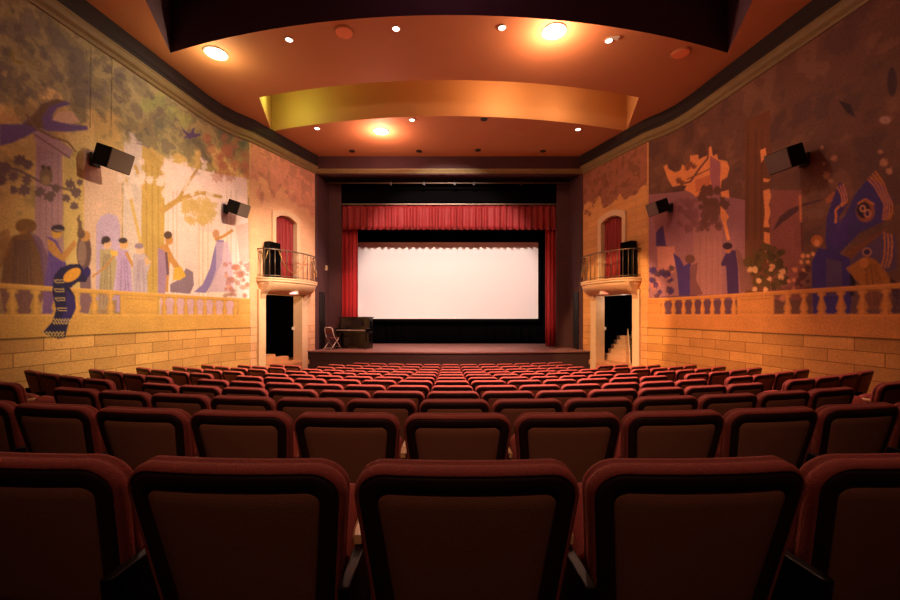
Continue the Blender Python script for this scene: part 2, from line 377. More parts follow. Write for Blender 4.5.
    cv.poly([(170, 292), (170, 284), (180, 279), (186, 268), (193, 272), (194, 285), (190, 294)], c(.52, .44, .54)); cv.poly([(174, 268), (181, 266), (186, 276), (180, 280), (173, 280)], c(.82, .66, .30))
    cv.poly([(194, 292), (203, 284), (210, 268), (214, 250), (217, 240), (224, 240), (222, 262), (214, 280), (206, 293)], c(.54, .48, .74))
    cv.poly([(216, 242), (228, 242), (232, 262), (234, 292), (208, 292), (216, 270)], c(.76, .66, .80), .8); cv.ell(216, 234, 3.5, 4.5, c(.78, .58, .46)); cv.line([(215, 240), (224, 236), (233, 230)], 3, sk)
    for _ in range(50): cv.leaf(random.uniform(224, 249), random.uniform(262, 296), random.uniform(1.5, 4), random.choice([c(.70, .44, .40), c(.82, .60, .50), c(.60, .42, .36)]), .7)
    cv.poly([(236, 226), (249, 222), (249, 262), (240, 262)], c(.86, .60, .56), .6)
    # balustrade panels behind the balusters
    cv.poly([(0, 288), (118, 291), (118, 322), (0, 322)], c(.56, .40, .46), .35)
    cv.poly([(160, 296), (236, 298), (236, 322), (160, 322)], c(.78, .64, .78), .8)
    st = c(.80, .62, .34); dk = c(.60, .44, .24)
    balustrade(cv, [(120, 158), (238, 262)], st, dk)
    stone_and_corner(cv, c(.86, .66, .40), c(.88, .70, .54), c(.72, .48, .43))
    # peacock draped over the rail
    nv = c(.15, .13, .30)
    cv.poly([(52, 292), (54, 276), (60, 268), (70, 264), (80, 264), (84, 270), (88, 266), (90, 272), (86, 282), (78, 282), (70, 288), (75, 296), (76, 308), (68, 326), (65, 338), (58, 339), (42, 333), (52, 322), (56, 310), (54, 300)], nv)
    cv.poly([(66, 290), (74, 296), (76, 308), (68, 324), (60, 322), (66, 306)], c(.22, .16, .44)); cv.ell(87, 272, 4, 5, c(.20, .14, .42))
    cv.ell(72, 275, 10, 5.5, c(.86, .62, .24), 1, -.6)
    for x, y in ((59, 281), (59, 290), (60, 299), (62, 309)): cv.line([(x-5, y-1), (x-3, y+1.5), (x+5, y+1.5), (x+5, y-1), (x-5, y-1)], .9, c(.72, .62, .42))
    for y0, x0, x1 in ((320, 54, 71), (323, 53, 70), (333, 43, 64), (336, 46, 64)):
        cv.line([(x0+(x1-x0)*k/12, y0+(1.2 if k % 2 else -1.2)) for k in range(13)], 1.1, c(.84, .72, .42))
    return cv

def paint_right():
    cv = Canvas(True); c = S; one = np.ones_like(UU)
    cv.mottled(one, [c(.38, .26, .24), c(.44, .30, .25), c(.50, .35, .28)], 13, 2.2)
    K = lambda L, ox, oy, s: [(ox+x/s, oy+y/s) for x, y in L]
    A = lambda L: K(L, 640, 100, 4.286); B = lambda L: K(L, 640, 230, 4.286); D = lambda L: K(L, 770, 130, 4.615); E = lambda L: K(L, 770, 240, 4.615)
    cv.poly([(643, 195), (690, 190), (745, 200), (745, 300), (643, 300)], c(.62, .42, .46))
    cv.poly([(692, 215), (722, 225), (722, 300), (696, 300)], c(.70, .48, .46), .7)
    for x in (700, 706, 712, 718): cv.line([(x, 235), (x, 295)], 1, c(.56, .36, .40), .5)
    cv.poly([(745, 120), (770, 110), (772, 300), (745, 300)], c(.46, .28, .18)); cv.poly([(770, 190), (802, 190), (804, 300), (770, 300)], c(.62, .36, .34), .7)
    for x, w_ in ((748, 3), (756, 3), (762, 2)): cv.line([(x, 130), (x-1, 240)], w_, c(.38, .22, .16), .5)
    pe = c(.94, .62, .38)
    cv.poly(A([(100, 285), (115, 275), (122, 295), (150, 310), (175, 300), (180, 275), (195, 285), (215, 262), (215, 238), (250, 234), (252, 256), (270, 245), (285, 240), (298, 200), (306, 200), (312, 240), (330, 232), (335, 255), (372, 262), (384, 290), (374, 330), (350, 345), (345, 385), (290, 380), (262, 400), (240, 415), (215, 395), (190, 385), (200, 368), (170, 365), (140, 372), (120, 340)]), pe)
    cv.poly(A([(300, 240), (345, 265), (343, 385), (310, 380), (300, 330)]), c(.68, .42, .46)); cv.poly(A([(235, 345), (300, 320), (302, 375), (240, 395)]), c(.84, .50, .34))
    cv.line(A([(180, 360), (215, 350), (250, 300), (290, 250), (292, 215)]), 1.8, c(.46, .28, .26)); cv.line(A([(200, 340), (300, 295)]), 1.2, c(.56, .34, .28))
    for x, y in ((165, 345), (180, 355), (215, 275), (230, 285), (205, 290)): cv.leaf(640+x/4.286, 100+y/4.286, 3.5, c(.56, .34, .26))
    for _ in range(36): cv.leaf(random.uniform(698, 728), random.uniform(188, 208), random.uniform(2.5, 5), c(.42, .28, .24))
    for _ in range(28): cv.leaf(random.uniform(700, 720), random.uniform(208, 230), random.uniform(2.5, 5), c(.46, .30, .28), .9)
    for _ in range(26): cv.leaf(random.uniform(680, 698), random.uniform(200, 232), random.uniform(2.5, 5), c(.52, .34, .36), .8)
    cv.poly(A([(345, 395), (380, 385), (384, 420), (350, 415)]), pe); cv.poly(A([(345, 455), (362, 470), (382, 500), (370, 520), (386, 600), (372, 600), (358, 540), (345, 500)]), pe)
    cv.poly(A([(515, 215), (538, 205), (542, 235), (520, 270)]), pe); cv.poly(A([(530, 335), (560, 340), (548, 352), (528, 350)]), pe)
    cv.poly(A([(528, 390), (555, 380), (562, 410), (552, 450), (560, 480), (550, 520), (556, 545), (530, 545), (535, 480)]), pe); cv.poly(A([(532, 565), (556, 570), (558, 640), (548, 700), (530, 640)]), pe)
    # figures at the far end
    cv.poly([(656, 232), (663, 225), (666, 245), (668, 246), (656, 246)], c(.28, .20, .42)); cv.poly([(657, 247), (675, 246), (675, 272), (664, 276), (658, 268)], c(.80, .54, .50))
    for _ in range(36): cv.leaf(random.uniform(644, 672), random.uniform(268, 296), random.uniform(2, 4.5), random.choice([c(.34, .22, .30), c(.26, .18, .42), c(.78, .48, .42)]), .9)
    cv.poly([(673, 253), (680, 258), (684, 266), (690, 262), (696, 276), (697, 296), (679, 296), (677, 272)], c(.30, .22, .50)); cv.ell(690, 259, 5, 4.5, c(.44, .28, .26)); cv.poly([(690, 266), (698, 262), (696, 280), (703, 294), (690, 296)], c(.50, .32, .34))
    cv.poly([(735, 247), (740, 252), (748, 270), (756, 288), (741, 292), (738, 262)], c(.54, .36, .34))
    cv.poly([(727, 251), (735.5, 250), (738, 267), (739, 296), (727.5, 296), (726, 266), (721, 266), (721, 263)], c(.28, .18, .38)); cv.ell(728, 250, 3, 3.5, c(.72, .46, .34)); cv.ell(727.5, 246, 5, 3.6, c(.22, .13, .22))
    # flower bush
    for _ in range(70):
        a = random.random()*6.28; r = random.random()**.5
        cv.leaf(768+22*r*math.cos(a), 268+22*r*math.sin(a), random.uniform(3, 5), random.choice([c(.32, .25, .14), c(.40, .30, .16)]))
    for _ in range(26): cv.leaf(random.uniform(750, 798), random.uniform(266, 300), random.uniform(2, 4), random.choice([c(.90, .58, .42), c(.92, .70, .50)]), .95)
    for x, y in ((803, 256), (808, 256), (801, 262), (808, 262), (813, 254), (804, 270)): cv.leaf(x, y, 2.5, c(.92, .66, .40))
    for _ in range(14): cv.leaf(random.uniform(797, 812), random.uniform(262, 290), random.uniform(2, 4), c(.36, .20, .22))
    # branch with dark leaves and long stems
    cv.poly(D([(10, 470), (45, 400), (90, 365), (150, 340), (240, 318), (240, 325), (150, 355), (110, 390), (60, 425)]), c(.34, .21, .24)); cv.line(D([(138, 300), (145, 420), (150, 560)]), 2, c(.40, .22, .22)); cv.line(D([(138, 300), (143, 425)]), 2.2, c(.86, .54, .34), .8)
    cv.poly(D([(255, 320), (290, 285), (310, 285), (285, 330), (262, 340)]), c(.66, .38, .24))
    for x, y, r in ((240, 80, 2), (295, 130, 4), (250, 155, 2), (262, 210, 4.5), (280, 235, 3), (510, 100, 3), (525, 150, 5), (550, 190, 4)): cv.leaf(770+x/4.615, 130+y/4.615, r, c(.80, .56, .42), .7)
    cv.ell(892, 82, 5, 15, c(.22, .16, .20), .8); cv.poly([(838, 100), (850, 104), (856, 118), (846, 112)], c(.24, .17, .20)); cv.ell(885, 120, 6, 4, c(.70, .56, .52), .8)
    # large blue bird with fanned tail
    bl = c(.27, .21, .48)
    cv.poly(D([(268, 600), (255, 500), (262, 400), (285, 330), (320, 240), (345, 260), (362, 310), (352, 350), (320, 400), (310, 470), (390, 300), (450, 225), (520, 250), (565, 320), (545, 400), (520, 425), (420, 470), (330, 560), (300, 600)]), bl)
    cv.poly(D([(300, 440), (340, 400), (370, 420), (350, 500), (300, 540), (280, 500)]), c(.30, .20, .52), .8)
    go = c(.84, .52, .24)
    for k in range(4):
        o = 13*k
        cv.line(D([(450+o*.9, 225-o*.9), (485+o, 262-o*.4), (505+o, 300), (528+o*.9, 340), (525+o, 380), (520+o*.8, 415)]), 1.3, go)
    for k in range(3):
        o = 13*k
        cv.line(D([(310+o, 262-o*.5), (330+o*.9, 300), (335+o*.8, 330), (322+o*.4, 352)]), 1.3, go)
    cv.line(D([(318, 352), (302, 372), (305, 400), (302, 430)]), 2.2, go); cv.ell(*D([(440, 375)])[0], 9.5, 11, c(.58, .34, .26)); cv.ell(*D([(432, 370)])[0], 7, 8, c(.16, .10, .20))
    cv.ell(*D([(428, 362)])[0], 3, 3.6, c(.86, .60, .44)); cv.ell(*D([(450, 385)])[0], 3.6, 4.4, c(.80, .52, .38)); cv.ell(*D([(428, 362)])[0], 1.8, 2.2, c(.16, .10, .24)); cv.ell(*D([(450, 385)])[0], 2.2, 2.8, c(.18, .12, .34))
    cv.line(D([(405, 340), (440, 318), (480, 345)]), 1.6, go)
    # second fan, pointed wing and robed figures
    cv.poly([(846, 262), (862, 246), (884, 232), (896, 236), (897, 268), (880, 276), (860, 268)], c(.36, .27, .40)); cv.ell(867, 252, 5, 4.5, c(.70, .48, .40)); cv.ell(867, 252, 3.4, 3, c(.2, .14, .3))
    for k in range(3): cv.line([(884+k*3.6, 232+k), (885+k*3.6, 244), (884+k*3.6, 258), (881+k*3.4, 268)], 1.3, go)
    cv.poly([(834, 262), (846, 252), (862, 243), (880, 232), (890, 226), (874, 240), (858, 252), (850, 262), (840, 270)], c(.50, .30, .18))
    cv.poly([(812, 262), (818, 248), (830, 250), (850, 258), (852, 296), (848, 330), (814, 330), (812, 290)], c(.25, .20, .50)); cv.poly([(826, 258), (842, 262), (842, 296), (826, 296)], c(.36, .28, .42), .8)
    cv.ell(817, 241, 6, 6, c(.70, .42, .20)); cv.ell(817, 243, 3, 3.5, c(.84, .58, .36))
    cv.poly([(846, 268), (856, 262), (866, 256), (876, 260), (888, 274), (893, 292), (891, 310), (862, 310), (860, 284), (850, 274)], c(.66, .42, .18)); cv.fold(870, 264, 877, 306, 6, 1.2, c(.46, .26, .14), .7, 20); cv.ell(864, 263, 5, 5, c(.78, .50, .26))
    cv.poly([(850, 272), (856, 282), (854, 296), (850, 296)], c(.12, .09, .14)); cv.poly([(890, 278), (900, 284), (900, 300), (892, 296)], c(.26, .18, .2))
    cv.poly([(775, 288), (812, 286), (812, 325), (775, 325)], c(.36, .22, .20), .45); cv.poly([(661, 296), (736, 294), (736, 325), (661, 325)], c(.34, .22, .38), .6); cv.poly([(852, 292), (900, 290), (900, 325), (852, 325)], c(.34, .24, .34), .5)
    st = c(.80, .54, .28); dk = c(.56, .36, .20)
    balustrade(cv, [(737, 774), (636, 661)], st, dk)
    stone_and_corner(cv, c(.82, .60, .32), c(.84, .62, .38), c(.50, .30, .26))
    return cv

def stone_and_corner(cv, stone, corner, fol):
    cv.mask = np.zeros_like(UU)
    low = (ZZ < -.36).astype(float); cv.blend(low, stone); cv.mask = np.maximum(cv.mask, low)
    cor = (UU > UB).astype(float); cv.blend(cor, corner); cv.mask = np.maximum(cv.mask, cor*(.2 if not cv.right else .45))
    cv.rawpoly([(0, -.385), (UB+.02, -.385), (UB+.02, -.355), (0, -.355)], [x*.35 for x in stone])  # shadow of the ledge, painted on as a thin dark line
    # painted foliage hanging down over the top of the corner section
    e = (ZZ-3.45)+(fbm(cv.seed+40, 2.5)-.5)*2.2; m = np.clip(e/.12, 0, 1)*cor
    cv.mottled(m, [fol, tuple(x*1.3 for x in fol), tuple(x*.75 for x in fol)], cv.seed+50, 4, .85 if cv.right else .62)
    cv.mask = cv.mask*(1-m)
    b = (((UU > UB-.035) & (UU < UB+.02)) & (ZZ > .47)).astype(float); cv.blend(b, [x*.9 for x in corner])
    # soften the brush edges
    a = cv.c; cv.c = (a*8+np.roll(a, 1, 0)+np.roll(a, -1, 0)+np.roll(a, 1, 1)+np.roll(a, -1, 1))/12
    cv.c *= (.86+.28*fbm(cv.seed+80, 1.3))[..., None]
    cv.c *= (.90+.2*fbm(cv.seed+70, 5))[..., None]

def wall_material():
    m = bpy.data.materials.new('painted_wall'); m.use_nodes = True; nt = m.node_tree; b = nt.nodes['Principled BSDF']
    b.inputs['Roughness'].default_value = .75; b.inputs['Specular IOR Level'].default_value = .3
    at = nt.nodes.new('ShaderNodeAttribute'); at.attribute_name = 'Paint'
    uv = nt.nodes.new('ShaderNodeUVMap'); uv.uv_map = 'UVMap'
    br = nt.nodes.new('ShaderNodeTexBrick'); br.inputs['Scale'].default_value = 1; br.inputs['Brick Width'].default_value = .84; br.inputs['Row Height'].default_value = .222
    br.inputs['Mortar Size'].default_value = .009; br.inputs['Mortar Smooth'].default_value = .3
    br.inputs['Color1'].default_value = (1, 1, 1, 1); br.inputs['Color2'].default_value = (.74, .72, .70, 1); br.inputs['Mortar'].default_value = (.42, .36, .3, 1)
    nt.links.new(uv.outputs[0], br.inputs['Vector'])
    n = nt.nodes.new('ShaderNodeTexNoise'); n.inputs['Scale'].default_value = 26; n.inputs['Detail'].default_value = 8
    nt.links.new(uv.outputs[0], n.inputs['Vector'])
    mr = nt.nodes.new('ShaderNodeMapRange'); mr.inputs['From Min'].default_value = .3; mr.inputs['From Max'].default_value = .7; mr.inputs['To Min'].default_value = .84; mr.inputs['To Max'].default_value = 1.14
    nt.links.new(n.outputs['Fac'], mr.inputs['Value'])
    m1 = nt.nodes.new('ShaderNodeMix'); m1.data_type = 'RGBA'; m1.blend_type = 'MULTIPLY'
    nt.links.new(at.outputs['Alpha'], m1.inputs['Factor']); nt.links.new(at.outputs['Color'], m1.inputs['A']); nt.links.new(br.outputs['Color'], m1.inputs['B'])
    m2 = nt.nodes.new('ShaderNodeMix'); m2.data_type = 'RGBA'; m2.blend_type = 'MULTIPLY'; m2.inputs['Factor'].default_value = 1
    nt.links.new(m1.outputs['Result'], m2.inputs['A']); nt.links.new(mr.outputs['Result'], m2.inputs['B'])
    nt.links.new(m2.outputs['Result'], b.inputs['Base Color'])
    bp = nt.nodes.new('ShaderNodeBump'); bp.inputs['Strength'].default_value = .25; bp.inputs['Distance'].default_value = .01
    nt.links.new(n.outputs['Fac'], bp.inputs['Height']); nt.links.new(bp.outputs['Normal'], b.inputs['Normal'])
    return m
WALLM = wall_material()

# openings in the balcony section (t along the wall, z)
DT0, DT1, DZ = bt(264), bt(300.5), .63
WT0, WT1, WZ0, WZ1 = bt(275), bt(295.8), 1.1, 2.98
def arch_top(t): # segmental arch
    m = (WT0+WT1)/2; h = (WT1-WT0)/2; return WZ1+.16*(1-((t-m)/h)**2)
def build_wall(sx, cv, name):
    pts = np.array([at_u(u) for u in uu])
    V = np.zeros((NZ, NU, 3)); V[..., 0] = sx*pts[None, :, 0]; V[..., 1] = pts[None, :, 1]; V[..., 2] = ZZ
    idx = np.arange(NZ*NU).reshape(NZ, NU)
    quads = np.stack([idx[:-1, :-1], idx[:-1, 1:], idx[1:, 1:], idx[1:, :-1]], -1).reshape(-1, 4)
    if sx > 0: quads = quads[:, ::-1]
    tc = ((UU[:-1, :-1]+UU[1:, 1:])/2-UB).ravel(); zc = ((ZZ[:-1, :-1]+ZZ[1:, 1:])/2).ravel()
    hole = ((tc > DT0) & (tc < DT1) & (zc < DZ)) | ((tc > WT0) & (tc < WT1) & (zc > WZ0) & (zc < arch_top(tc)))
    quads = quads[~hole]
    Vf = V.reshape(-1, 3)
    # plain continuation behind the camera, above the paint and down to the floor
    ext = []; ef = []
    def q(a, b, z0, z1):
        n = NZ*NU+len(ext); ext.extend([(sx*a[0], a[1], z0), (sx*b[0], b[1], z0), (sx*b[0], b[1], z1), (sx*a[0], a[1], z1)]); ef.append((n, n+1, n+2, n+3) if sx < 0 else (n+3, n+2, n+1, n))
    q((wall_x(-4), -4), PATH[0], -3, 5.6)
    for a, b, s, L in SEG:
        q(a, b, Z1, 5.6)
        if (a, b) != (SEG[-1][0], SEG[-1][1]): q(a, b, -3, Z0)
    allV = np.vstack([Vf, np.array(ext)]); allF = np.vstack([quads, np.array(ef)])
    me = bpy.data.meshes.new(name)
    me.vertices.add(len(allV)); me.vertices.foreach_set('co', allV.ravel())
    me.loops.add(allF.size); me.loops.foreach_set('vertex_index', allF.ravel().astype(np.int32))
    me.polygons.add(len(allF)); me.polygons.foreach_set('loop_start', np.arange(0, allF.size, 4, dtype=np.int32))
    me.update(calc_edges=True)
    ca = me.color_attributes.new('Paint', 'FLOAT_COLOR', 'POINT')
    C = np.ones((len(allV), 4)); C[:NZ*NU, :3] = cv.c.reshape(-1, 3); C[:NZ*NU, 3] = cv.mask.ravel()
    C[NZ*NU:, :3] = cv.c[int(NZ*.8), 5]; C[NZ*NU:, 3] = 0
    ca.data.foreach_set('color', C.ravel())
    uvl = me.uv_layers.new(name='UVMap')
    UV = np.zeros((len(allV), 2)); UV[:NZ*NU, 0] = UU.ravel(); UV[:NZ*NU, 1] = (ZZ+.36+.222*20).ravel()
    uvl.data.foreach_set('uv', UV[allF.ravel()].ravel())
    me.materials.append(WALLM)
    o = bpy.data.objects.new(name, me); COL.objects.link(o); o.location.z = CZ
    struct(o)
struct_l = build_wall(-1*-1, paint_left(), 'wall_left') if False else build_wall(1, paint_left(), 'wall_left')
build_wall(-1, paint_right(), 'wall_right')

# ------------------------------------------------------------------ floor with its rake, following the curved rows
ROWD = [.905, 1.96, 3.0]+[4.03+1.02*k for k in range(9)]
ROWY = [469, 415.5, 400.5, 392, 386, 381, 377.6, 374.5, 372, 369.4, 366.8, 364.3]
ROWZ = [-(y-CY)*d/F for y, d in zip(ROWY, ROWD)]
SH = .86; RR = 12.0
def floor_z(x, y):
    r = y-(RR-math.sqrt(max(RR*RR-x*x, 1)))
    return float(np.interp(r, [-6]+ROWD+[14.5], [ROWZ[0]-SH+.30]+[z-SH for z in ROWZ]+[ROWZ[-1]-SH-.03]))
nx, ny = 48, 90
m = MB(); V = []; Fc = []
for j in range(ny+1):
    for i in range(nx+1):
        x = -7.8+15.6*i/nx; y = -4+18.3*j/ny; V.append((x, y, floor_z(x, y)))
for j in range(ny):
    for i in range(nx): a = j*(nx+1)+i; Fc.append((a, a+1, a+nx+2, a+nx+1))
m.add(V, Fc); struct(m.build('floor', MT['carpet'], smooth=True))
m = MB(); m.box((0, -4.05, 1.3), (15.8, .1, 8.8)); struct(m.build('wall_back', MT['maroon']))

# ------------------------------------------------------------------ ceiling with two lighting slots
HC = 5.55
NA = 24
aa = [-1+2*i/NA for i in range(NA+1)]
def arc(Xe, yc, ye): return [(a*Xe, yc+(ye-yc)*a*a) for a in aa]
rows = [[(a*4.2, -4.0) for a in aa], arc(4.75, 4.9, 5.5), arc(5.9, 7.4, 8.47), arc(4.84, 9.45, 10.2), arc(5.36, 11.16, 12.08), [(a*5.2, 14.1) for a in aa]]
V = []; Fc = []
for R_ in rows:
    R2 = [(-8.0, R_[0][1])]+R_+[(8.0, R_[-1][1])]
    V += [(x, y, HC) for x, y in R2]
n = NA+3
for j in range(len(rows)-1):
    for i in range(n-1):
        if j in (1, 3) and 0 < i < n-2: continue
        a = j*n+i; Fc.append((a, a+1, a+n+1, a+n))
m = MB(); m.add(V, Fc); ce = m.build('ceiling', MT['ceiling']); struct(ce)
def slot(name, nr, fr, h, mt):
    m = MB()
    loop = fr+nr[::-1]
    m.loft([[(x, y, HC-.001) for x, y in loop], [(x, y, HC+h) for x, y in loop]], cap=False)
    m.add([(x, y, HC+h) for x, y in loop], [(i, i+1, 2*NA-i, 2*NA+1-i) for i in range(NA)])
    o = m.build(name, mt); struct(o); return o
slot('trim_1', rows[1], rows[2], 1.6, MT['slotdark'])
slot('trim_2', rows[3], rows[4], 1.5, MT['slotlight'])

# cornice: sweep along both walls
def sweep_path(sx):
    P = [(wall_x(-4), -4.0)]+PATH
    out = []
    for i, p in enumerate(P):
        a = Vector(P[max(i-1, 0)]); b = Vector(P[min(i+1, len(P)-1)]); t = (b-a).normalized(); nrm = Vector((t.y, -t.x))
        out.append((Vector(p), nrm))
    return out
def sweep(name, prof, mt, sx):
    m = MB(); loops = []
    for p, nrm in sweep_path(sx):
        loops.append([(sx*(p.x+nrm.x*o), p.y+nrm.y*o, z) for o, z in prof])
    m.loft(loops); return struct(m.build(name, mt))
lowp = [(-.02, 4.93), (.03, 4.93), (.05, 4.97), (.04, 5.0), (.09, 5.04), (.12, 5.10), (.12, 5.13), (.14, 5.15), (.14, 5.17), (-.02, 5.17)]
highp = [(-.02, 5.17), (.10, 5.17), (.10, 5.26), (.13, 5.30), (.13, 5.56), (-.02, 5.56)]
k = 3
for sx in (1, -1):
    sweep('trim_%d' % k, lowp, MT['cornice'], sx); sweep('trim_%d' % (k+1), highp, MT['cornicedark'], sx); k += 2

# ------------------------------------------------------------------ proscenium
m = MB()
m.box((0, 14.12, 5.24), (9.5, .24, .64)); struct(m.build('trim_%d' % k, MT['maroon'])); k += 1
m = MB(); m.loft([[(x, 14.0-o, z) for o, z in ((0, 4.95), (.03, 4.95), (.05, 4.98), (.04, 5.0), (.07, 5.03), (.09, 5.06), (.09, 5.09), (0, 5.09))] for x in (-4.66, 4.66)])
struct(m.build('trim_%d' % k, MT['cornice'])); k += 1
for sx, nm in ((-1, 'wall_stage_left'), (1, 'wall_stage_right')):
    m = MB()
    P = [(4.66, 14.0), (4.62, 14.06), (4.50, 15.0), (4.06, 15.05), (4.06, 15.2), (4.9, 15.2), (4.9, 17.4), (5.3, 17.4), (5.3, 14.0)]
    m.prism([(sx*x, y) for x, y in P], -3, 5.3)
    struct(m.build(nm, MT['maroon']))
m = MB(); m.box((0, 14.65, 5.05), (9.3, .9, .12)); struct(m.build('ceiling_stage', MT['blackpaint']))
m = MB(); m.box((0, 15.14, 4.7), (8.3, .12, .9)); struct(m.build('wall_header', MT['black']))
m = MB(); m.box((0, 17.35, 1.3), (10.4, .1, 8.5)); struct(m.build('wall_stage_back', MT['black']))
m = MB(); m.box((0, 16.3, 5.1), (10.4, 2.2, .1)); struct(m.build('ceiling_stage_rear', MT['black']))
# dark side openings beside the stage
for sx, lab in ((-1, 'left'), (1, 'right')):
    m = MB()
    a = Vector((4.605, 14.18)); b = Vector((4.555, 14.62)); 
    m.prism([(sx*a.x, a.y), (sx*b.x, b.y), (sx*(b.x-.03), b.y), (sx*(a.x-.03), a.y)], -1.2, .82)
    struct(m.build('door_%d' % (5 if sx < 0 else 6), MT['blackpaint']))
# stage
SZ = -1.22
m = MB(); P = []
for i in range(21):
    t = -1+2*i/20; P.append((4.86*t, 13.12+.5*t*t))
P += [(4.7, 14.0), (4.95, 17.3), (-4.95, 17.3), (-4.7, 14.0)]
m.prism(P, SZ-.04, SZ); st = m.build('stage_deck', MT['stage']); struct(st); st.name = 'floor_stage'
m = MB(); Q = [(x, y+.05) for x, y in P[:21]]+[(4.86, 13.9), (-4.86, 13.9)]
m.prism(Q, -2.6, SZ-.04); struct(m.build('wall_stage_front', MT['stagefront']))

# screen and cloths
sc_e = empty('projection_screen', (0, 16.8, -1.2), 'wide white projection screen at the back of the stage', 'screen')
m = MB(); m.box((-.04, 0, 2.65), (7.56, .03, 3.24)); m.build('screen_surface', MT['screen'], sc_e)
m = MB()
for c_, d_ in (((-.04, -.01, 4.31), (7.8, .06, .12)), ((-.04, -.01, .98), (7.8, .06, .12)), ((-3.88, -.01, 2.65), (.12, .06, 3.4)), ((3.80, -.01, 2.65), (.12, .06, 3.4))): m.box(c_, d_)
m.build('screen_border', MT['black'], sc_e, bevel=.01)
for x in (-3.2, 3.1):
    m = MB(); m.tube([(x, 0, 4.35), (x, 0, 6.25)], .01, 6); m.build('hanging_cable', MT['metal'], sc_e)
def pleated(x0, x1, z0, z1, y, n, amp, seed=0, scallop=0, flare=0.0):
    m = MB(); rng = random.Random(seed); N = n*10
    ph = [rng.uniform(-.5, .5) for _ in range(n+2)]; V = []; Fc = []; nz = 6
    for j in range(nz+1):
        for i in range(N+1):
            t = i/N; x = x0+(x1-x0)*t; w_ = t*n; kk = int(w_); f = w_-kk
            p = 2*math.pi*w_+ph[kk]*(1-f)+ph[kk+1]*f
            a_ = amp*(.75+.4*math.sin(w_*1.7+seed))*(1+flare*(1-j/nz)-.45*(j/nz))
            z = z0+(z1-z0)*j/nz
            if j == 0: z -= scallop*(.5+.5*math.cos(p))
            V.append((x, y-a_*(1-abs(math.sin(p/2))**.8*2+.0), z))
    for j in range(nz):
        for i in range(N): a = j*(N+1)+i; Fc.append((a, a+1, a+N+2, a+N+1))
    return m.add(V, Fc)
pleated(-4.85, 4.85, SZ, 4.2, 17.05, 26, .05, 3).build('black_backdrop', MT['black'], smooth=True, solid=.01)
tag(bpy.data.objects['black_backdrop'], 'black masking drape hanging behind and below the white screen', 'drape')
for sx in (-1, 1):
    o = pleated(sx*3.96, sx*4.84, SZ+.01, 4.3, 15.95, 5, .05, 5).build('masking_drape', MT['black'], smooth=True, solid=.01)
    tag(o, 'black masking strip between the screen and the %s red curtain' % ('left' if sx < 0 else 'right'), 'drape')
o = pleated(-4.30, -3.53, SZ+.01, 4.3, 15.45, 5, .07, 2).build('stage_curtain', MT['curtain'], smooth=True, solid=.012); tag(o, 'bright red stage curtain hanging on the left, behind the piano', 'curtain', 'stage side curtains')
o = pleated(3.72, 4.30, SZ+.01, 4.3, 15.45, 4, .07, 4).build('stage_curtain', MT['curtain'], smooth=True, solid=.012); tag(o, 'narrow dark red stage curtain hanging on the right of the screen', 'curtain', 'stage side curtains')
ve = empty('valance', (0, 15.22, 3.2), 'pleated red valance hanging across the top of the stage opening', 'valance')
pleated(-4.03, 4.03, .08, .96, 0, 34, .08, 8, .055, .3).build('pleated_cloth', MT['valance'], ve, smooth=True, solid=.012)
m = MB(); m.box((0, .0, 1.0), (8.16, .16, .05)); m.build('pelmet_rail', MT['iron'], ve, bevel=.01)
pe_ = empty('lighting_pipe', (0, 14.5, 4.78), 'dark horizontal pipe with small clamps high above the stage', 'pipe')
m = MB(); m.tube([(-4.4, 0, 0), (4.4, 0, 0)], .025); m.build('pipe', MT['iron'], pe_, smooth=True)
for x in (-2.1, -.9, .2, .9, 2.6):
    m = MB(); m.box((x, 0, -.03), (.07, .07, .1)); m.tube([(x, 0, .02), (x, 0, .2)], .01); m.build('clamp', MT['metal'], pe_)

